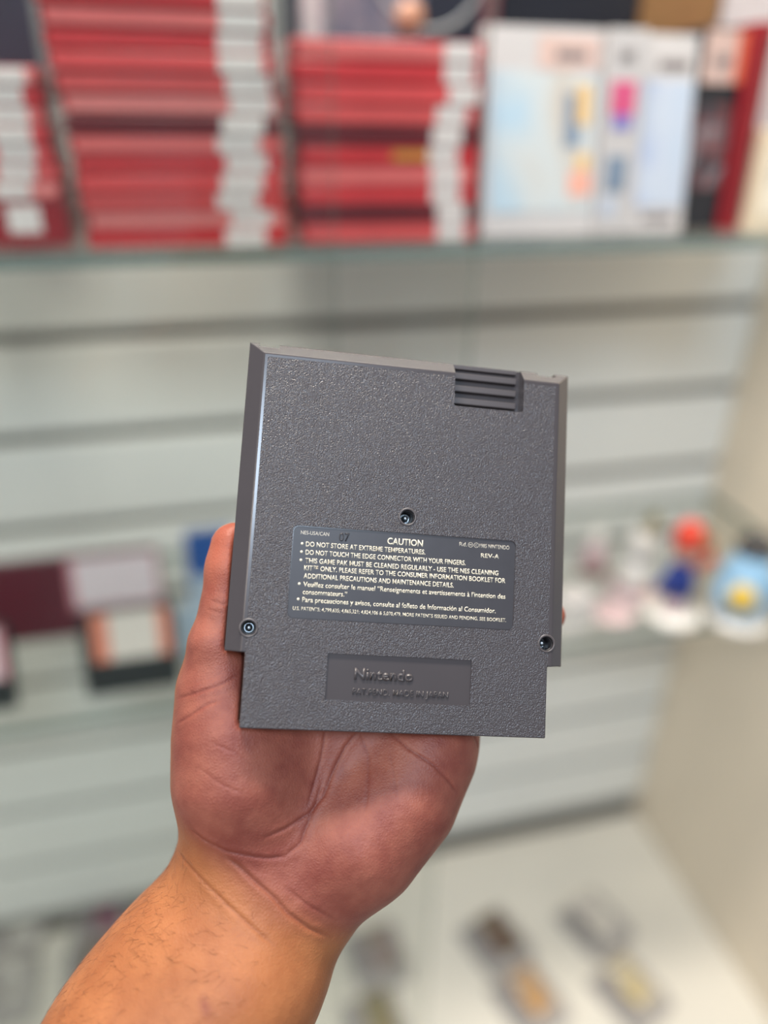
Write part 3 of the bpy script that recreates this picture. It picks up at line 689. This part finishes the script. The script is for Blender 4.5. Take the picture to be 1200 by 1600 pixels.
def surface_nets(F):
    S = F < 0
    nx, ny, nz = F.shape
    corners = [(i, j, k) for i in (0, 1) for j in (0, 1) for k in (0, 1)]
    cnt = np.zeros((nx-1, ny-1, nz-1), np.int8)
    for i, j, k in corners: cnt += S[i:nx-1+i, j:ny-1+j, k:nz-1+k]
    act = np.argwhere((cnt > 0) & (cnt < 8))
    idx = np.full((nx-1, ny-1, nz-1), -1, np.int32); idx[act[:, 0], act[:, 1], act[:, 2]] = np.arange(len(act))
    vals = {c: F[act[:, 0]+c[0], act[:, 1]+c[1], act[:, 2]+c[2]] for c in corners}
    acc = np.zeros((len(act), 3)); num = np.zeros(len(act))
    for c in corners:
        for ax in range(3):
            if c[ax] == 0:
                d = list(c); d[ax] = 1; d = tuple(d)
                a, b = vals[c], vals[d]; m = (a < 0) != (b < 0)
                t = np.where(m, a/np.where(m, a-b, 1), 0)
                pos = np.zeros((len(act), 3)); pos[:] = c; pos[:, ax] += t
                acc += pos*m[:, None]; num += m
    verts = act+acc/num[:, None]
    quads = []
    for ax in range(3):
        o1, o2 = [(1, 2), (2, 0), (0, 1)][ax]
        sl0 = [slice(None)]*3; sl1 = [slice(None)]*3; sl0[ax] = slice(0, -1); sl1[ax] = slice(1, None)
        e = np.argwhere(S[tuple(sl0)] != S[tuple(sl1)])
        e = e[(e[:, o1] > 0) & (e[:, o2] > 0) & (e[:, o1] < F.shape[o1]-1) & (e[:, o2] < F.shape[o2]-1)]
        ins = S[e[:, 0], e[:, 1], e[:, 2]]
        def cell(a, b):
            q = e.copy(); q[:, o1] -= a; q[:, o2] -= b; return idx[q[:, 0], q[:, 1], q[:, 2]]
        q = np.stack([cell(1, 1), cell(0, 1), cell(0, 0), cell(1, 0)], 1)
        q[~ins] = q[~ins][:, ::-1]
        quads.append(q)
    return verts, np.concatenate(quads)
V, Q = surface_nets(Fd)
V = V*H+lo3
del Fd
me = bpy.data.meshes.new('hand'); me.from_pydata((V*K).tolist(), [], Q.tolist()); me.update()
tmp = bpy.data.objects.new('tmp', me); COL.objects.link(tmp)
sm = tmp.modifiers.new('s', 'SMOOTH'); sm.factor = 0.5; sm.iterations = 3
sd = tmp.modifiers.new('d', 'SUBSURF'); sd.levels = 1
me = evaluated(tmp); drop(tmp)
n = len(me.vertices); co = np.empty(n*3); me.vertices.foreach_get('co', co); co = co.reshape(-1, 3)/K
no = np.empty(n*3); me.vertices.foreach_get('normal', no); no = no.reshape(-1, 3)
bvh = BVHTree.FromPolygons([tuple(v) for v in co], [tuple(p.vertices) for p in me.polygons])
def cast(px, py):
    d = Vector(((px-600)/FPX, -(py-800)/FPX, -1)).normalized()
    h = bvh.ray_cast(Vector((0, 0, 0)), d)
    return None if h[0] is None else np.array(h[0])
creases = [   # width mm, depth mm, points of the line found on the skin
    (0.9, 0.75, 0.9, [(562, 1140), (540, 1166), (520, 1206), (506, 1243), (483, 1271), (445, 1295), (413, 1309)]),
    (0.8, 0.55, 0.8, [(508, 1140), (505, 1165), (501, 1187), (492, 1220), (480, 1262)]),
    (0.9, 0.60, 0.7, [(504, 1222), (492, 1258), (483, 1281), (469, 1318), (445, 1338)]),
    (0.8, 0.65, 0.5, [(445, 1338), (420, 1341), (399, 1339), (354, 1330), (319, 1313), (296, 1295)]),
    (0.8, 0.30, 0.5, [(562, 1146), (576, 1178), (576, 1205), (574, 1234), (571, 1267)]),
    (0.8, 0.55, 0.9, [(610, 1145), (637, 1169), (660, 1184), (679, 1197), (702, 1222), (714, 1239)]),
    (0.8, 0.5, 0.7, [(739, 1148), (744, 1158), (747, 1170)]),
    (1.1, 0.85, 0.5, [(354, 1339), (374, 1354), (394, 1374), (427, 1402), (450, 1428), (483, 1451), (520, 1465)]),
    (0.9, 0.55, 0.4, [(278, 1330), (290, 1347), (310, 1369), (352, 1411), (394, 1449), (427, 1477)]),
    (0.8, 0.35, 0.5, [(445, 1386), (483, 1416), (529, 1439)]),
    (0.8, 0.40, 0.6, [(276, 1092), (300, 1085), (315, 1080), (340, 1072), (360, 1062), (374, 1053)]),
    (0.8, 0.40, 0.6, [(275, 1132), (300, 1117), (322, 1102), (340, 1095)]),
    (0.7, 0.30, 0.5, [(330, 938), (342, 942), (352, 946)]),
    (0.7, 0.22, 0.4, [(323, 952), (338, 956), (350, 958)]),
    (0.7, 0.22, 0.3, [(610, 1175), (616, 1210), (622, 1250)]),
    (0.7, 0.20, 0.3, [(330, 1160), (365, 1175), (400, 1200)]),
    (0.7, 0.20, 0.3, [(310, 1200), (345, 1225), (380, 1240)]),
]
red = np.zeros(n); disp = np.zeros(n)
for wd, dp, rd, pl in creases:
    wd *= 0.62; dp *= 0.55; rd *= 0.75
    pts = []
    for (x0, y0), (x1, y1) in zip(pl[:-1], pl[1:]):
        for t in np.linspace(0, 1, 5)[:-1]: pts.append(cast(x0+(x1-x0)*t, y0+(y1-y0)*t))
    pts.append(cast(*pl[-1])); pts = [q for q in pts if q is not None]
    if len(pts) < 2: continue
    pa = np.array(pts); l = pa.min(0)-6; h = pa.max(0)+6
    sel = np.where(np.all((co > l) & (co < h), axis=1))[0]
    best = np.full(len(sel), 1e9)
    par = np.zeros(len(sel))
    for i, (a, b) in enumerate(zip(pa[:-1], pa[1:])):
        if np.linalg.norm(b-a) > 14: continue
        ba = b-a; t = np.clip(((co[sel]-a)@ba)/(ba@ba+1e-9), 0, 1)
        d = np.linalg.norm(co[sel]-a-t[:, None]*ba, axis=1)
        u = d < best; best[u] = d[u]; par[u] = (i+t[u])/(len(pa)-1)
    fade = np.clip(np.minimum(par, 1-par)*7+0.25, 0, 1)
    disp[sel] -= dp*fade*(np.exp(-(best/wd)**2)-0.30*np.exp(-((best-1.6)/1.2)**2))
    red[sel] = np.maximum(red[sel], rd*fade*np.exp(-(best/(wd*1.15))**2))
# palmar side of the hand (pinker skin), forearm and back of the hand (tan)
A1, B1 = P(296, 1300, 268), P(530, 1462, 268)
ax = (B1-A1)/np.linalg.norm(B1-A1); up = np.array([ax[1]*-1, ax[0], 0]); up = up/np.linalg.norm(up)
if up[1] < 0: up = -up
side = (co-A1)@up
sst = lambda v: np.clip(v, 0, 1)**2*(3-2*np.clip(v, 0, 1))
nface = no@CRn[:, 2]
palmf = sst((side+7)/14)*sst((nface+0.05)/0.55)
tipd = np.min([np.linalg.norm(co-q, axis=1) for q in [thumb[-1][0]]+[f[-1][0] for f in fingers]], axis=0)
tip = sst(1-(tipd-6)/22)
mark = cast(320, 1572); mk = np.zeros(n)
if mark is not None:
    mdir = np.array([0.35, -0.93, 0.0]); dv = co-mark; al = dv@mdir; pe = np.linalg.norm(dv-al[:, None]*mdir, axis=1)
    mk = np.exp(-(pe/1.6)**2-(al/4.5)**2)
co2 = co+no*disp[:, None]
Vw = np.array(VIEW)
cw = (co2*K)@Vw[:3, :3].T+Vw[:3, 3]
org = Vector(Vw[:3, :3]@((fore_r[-1][0]+fore_u[-1][0])/2*K)+Vw[:3, 3])
me.vertices.foreach_set('co', (cw-np.array(org)).ravel())
for nm, arr in (('palm', palmf), ('crease', red), ('tip', tip), ('mark', mk)):
    at = me.attributes.new(nm, 'FLOAT', 'POINT'); at.data.foreach_set('value', arr.astype(np.float32))
me.update()

def skin_material():
    m = bpy.data.materials.new('skin'); m.use_nodes = True; nt = m.node_tree; N = nt.nodes; L = nt.links
    b = N['Principled BSDF']
    def attr(nm):
        a = N.new('ShaderNodeAttribute'); a.attribute_name = nm; return a.outputs['Fac']
    def mixc(f, a, bb):
        x = N.new('ShaderNodeMix'); x.data_type = 'RGBA'
        for sock, v in ((x.inputs[0], f), (x.inputs[6], a), (x.inputs[7], bb)):
            if isinstance(v, tuple): sock.default_value = v
            elif isinstance(v, (int, float)): sock.default_value = v
            else: L.new(v, sock)
        return x.outputs[2]
    def mul(a, s):
        q = N.new('ShaderNodeMath'); q.operation = 'MULTIPLY'; L.new(a, q.inputs[0])
        if isinstance(s, float): q.inputs[1].default_value = s
        else: L.new(s, q.inputs[1])
        return q.outputs[0]
    tc = N.new('ShaderNodeTexCoord')
    def noise(sc, det=3, rough=0.55):
        q = N.new('ShaderNodeTexNoise'); q.inputs['Scale'].default_value = sc; q.inputs['Detail'].default_value = det; q.inputs['Roughness'].default_value = rough
        L.new(tc.outputs['Object'], q.inputs['Vector']); return q.outputs['Fac']
    def ramp(f, p0, p1):
        q = N.new('ShaderNodeMapRange'); q.inputs[1].default_value = p0; q.inputs[2].default_value = p1; L.new(f, q.inputs[0]); return q.outputs[0]
    tan = lin((160, 100, 61))+(1,); tan2 = lin((142, 84, 49))+(1,)
    pk = lin((142, 82, 67))+(1,); pk2 = lin((120, 60, 50))+(1,)
    c_arm = mixc(ramp(noise(70), 0.35, 0.68), tan, tan2)
    c_palm = mixc(ramp(noise(90, 4), 0.35, 0.68), pk, pk2)
    c = mixc(attr('palm'), c_arm, c_palm)
    c = mixc(mul(attr('tip'), 0.45), c, lin((178, 92, 66))+(1,))
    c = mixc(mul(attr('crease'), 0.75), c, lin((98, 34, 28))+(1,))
    c = mixc(mul(attr('mark'), 0.5), c, lin((110, 46, 44))+(1,))
    L.new(c, b.inputs['Base Color'])
    b.inputs['Roughness'].default_value = 0.50
    b.inputs['Specular IOR Level'].default_value = 0.4
    b.inputs['Subsurface Weight'].default_value = 0.15
    b.inputs['Subsurface Radius'].default_value = (1.0, 0.35, 0.2)
    b.inputs['Subsurface Scale'].default_value = 0.004
    # fine skin lines
    vo = N.new('ShaderNodeTexVoronoi'); vo.feature = 'DISTANCE_TO_EDGE'; vo.inputs['Scale'].default_value = 900
    L.new(tc.outputs['Object'], vo.inputs['Vector'])
    wv = noise(260, 4, 0.6)
    ad = N.new('ShaderNodeMath'); ad.operation = 'ADD'; L.new(mul(vo.outputs['Distance'], 0.5), ad.inputs[0]); L.new(wv, ad.inputs[1])
    bp = N.new('ShaderNodeBump'); bp.inputs['Strength'].default_value = 0.38; bp.inputs['Distance'].default_value = 0.0007
    L.new(ad.outputs[0], bp.inputs['Height']); L.new(bp.outputs['Normal'], b.inputs['Normal'])
    return m
m_skin = skin_material()
me.materials.clear()
person = link('person', me, m_skin, None, True)
person.location = org
tag(person, 'left hand and bare forearm holding up the grey cartridge, palm to the viewer', 'person')

# ------------------------------------------------------------------ nails and arm hair (children of the arm)
m_nail = mat('fingernail', (206, 150, 130), 0.28, vary=0.04, scale=300)
def to_obj(p):
    return Vector(Vw[:3, :3] @ (np.asarray(p)*K) + Vw[:3, 3]) - org
def nail(c0, c1, r, dors):
    ax = c1-c0; ax = ax/np.linalg.norm(ax); d = dors-ax*(dors@ax); d = d/np.linalg.norm(d); sd = np.cross(ax, d)
    bm = bmesh.new(); rows = []
    for lay in (0.0, 0.45):
        g = []
        for i in range(7):
            v = -1+2*i/6; row = []
            for j in range(9):
                u = -1+2*j/8; a = u*0.85*math.sqrt(max(0.25, 1-0.45*abs(v)**3))
                rr = r*(0.97-0.05*max(0, v)**2)+lay-0.25*(abs(v) > 0.99)
                p = c1+ax*(v*5.5+0.8)+d*(rr*math.cos(a))+sd*(rr*math.sin(a))
                row.append(bm.verts.new(to_obj(p)))
            g.append(row)
        rows.append(g)
    for g in rows:
        for i in range(6):
            for j in range(8): bm.faces.new((g[i][j], g[i][j+1], g[i+1][j+1], g[i+1][j]))
    lo_g, hi_g = rows
    rim_l = [lo_g[0][j] for j in range(9)]+[lo_g[i][8] for i in range(1, 7)]+[lo_g[6][j] for j in range(7, -1, -1)]+[lo_g[i][0] for i in range(5, 0, -1)]
    rim_h = [hi_g[0][j] for j in range(9)]+[hi_g[i][8] for i in range(1, 7)]+[hi_g[6][j] for j in range(7, -1, -1)]+[hi_g[i][0] for i in range(5, 0, -1)]
    for i in range(len(rim_l)):
        j = (i+1) % len(rim_l); bm.faces.new((rim_l[i], rim_l[j], rim_h[j], rim_h[i]))
    bmesh.ops.recalc_face_normals(bm, faces=bm.faces)
    nm = bpy.data.meshes.new('fingernail'); bm.to_mesh(nm); bm.free()
    link('fingernail', nm, m_nail, person, True)
back_dir = -CRn[:, 2]
for f in fingers: nail(f[-2][0]*0.25+f[-1][0]*0.75-0, f[-1][0]-(f[-1][0]-f[-2][0])*0.12, f[-1][1], back_dir)
nail(thumb[-2][0], thumb[-1][0]-(thumb[-1][0]-thumb[-2][0])*0.2, thumb[-1][1], CRn @ np.array([-0.55, 0.0, -0.83]))

rng = np.random.default_rng(3)
fa = np.array(ADIR); cand = np.where((side < -6) & (co[:, 1] > -235) & (no[:, 2] > -0.35))[0]
lean = no @ np.array([-0.79, 0.61, 0.0])
prob = np.clip((lean[cand]+0.25)/1.0, 0, 1)**1.5
cand = rng.choice(cand, 1500, replace=False, p=prob/prob.sum())
hv, hf = [], []
for ci in cand:
    p0 = co2[ci]; nn = no[ci]
    t = fa*-0.2+np.array([-0.75, -0.15, 0.1])+rng.normal(0, 0.28, 3); t -= nn*(t@nn); t /= np.linalg.norm(t)
    ln = rng.uniform(2.2, 6.0); bend = rng.normal(0, 0.25); sdv = np.cross(nn, t)
    b0 = len(hv)
    for q in range(4):
        u = q/3; c = p0+t*ln*u+nn*(0.10+ln*0.16*u*(1.25-u))+sdv*bend*ln*u*u
        rr = 0.036*(1-0.75*u)
        for a in range(3):
            an = 2*math.pi*a/3; hv.append(tuple(to_obj(c+(nn*math.cos(an)+sdv*math.sin(an))*rr)))
    for q in range(3):
        for a in range(3):
            hf.append((b0+q*3+a, b0+q*3+(a+1) % 3, b0+q*3+3+(a+1) % 3, b0+q*3+3+a))
hm = bpy.data.meshes.new('arm_hair'); hm.from_pydata(hv, [], hf); hm.update()
hair = link('arm_hair', hm, mat('brown_hair', (92, 56, 36), 0.5), person)
hair['kind'] = 'stuff'
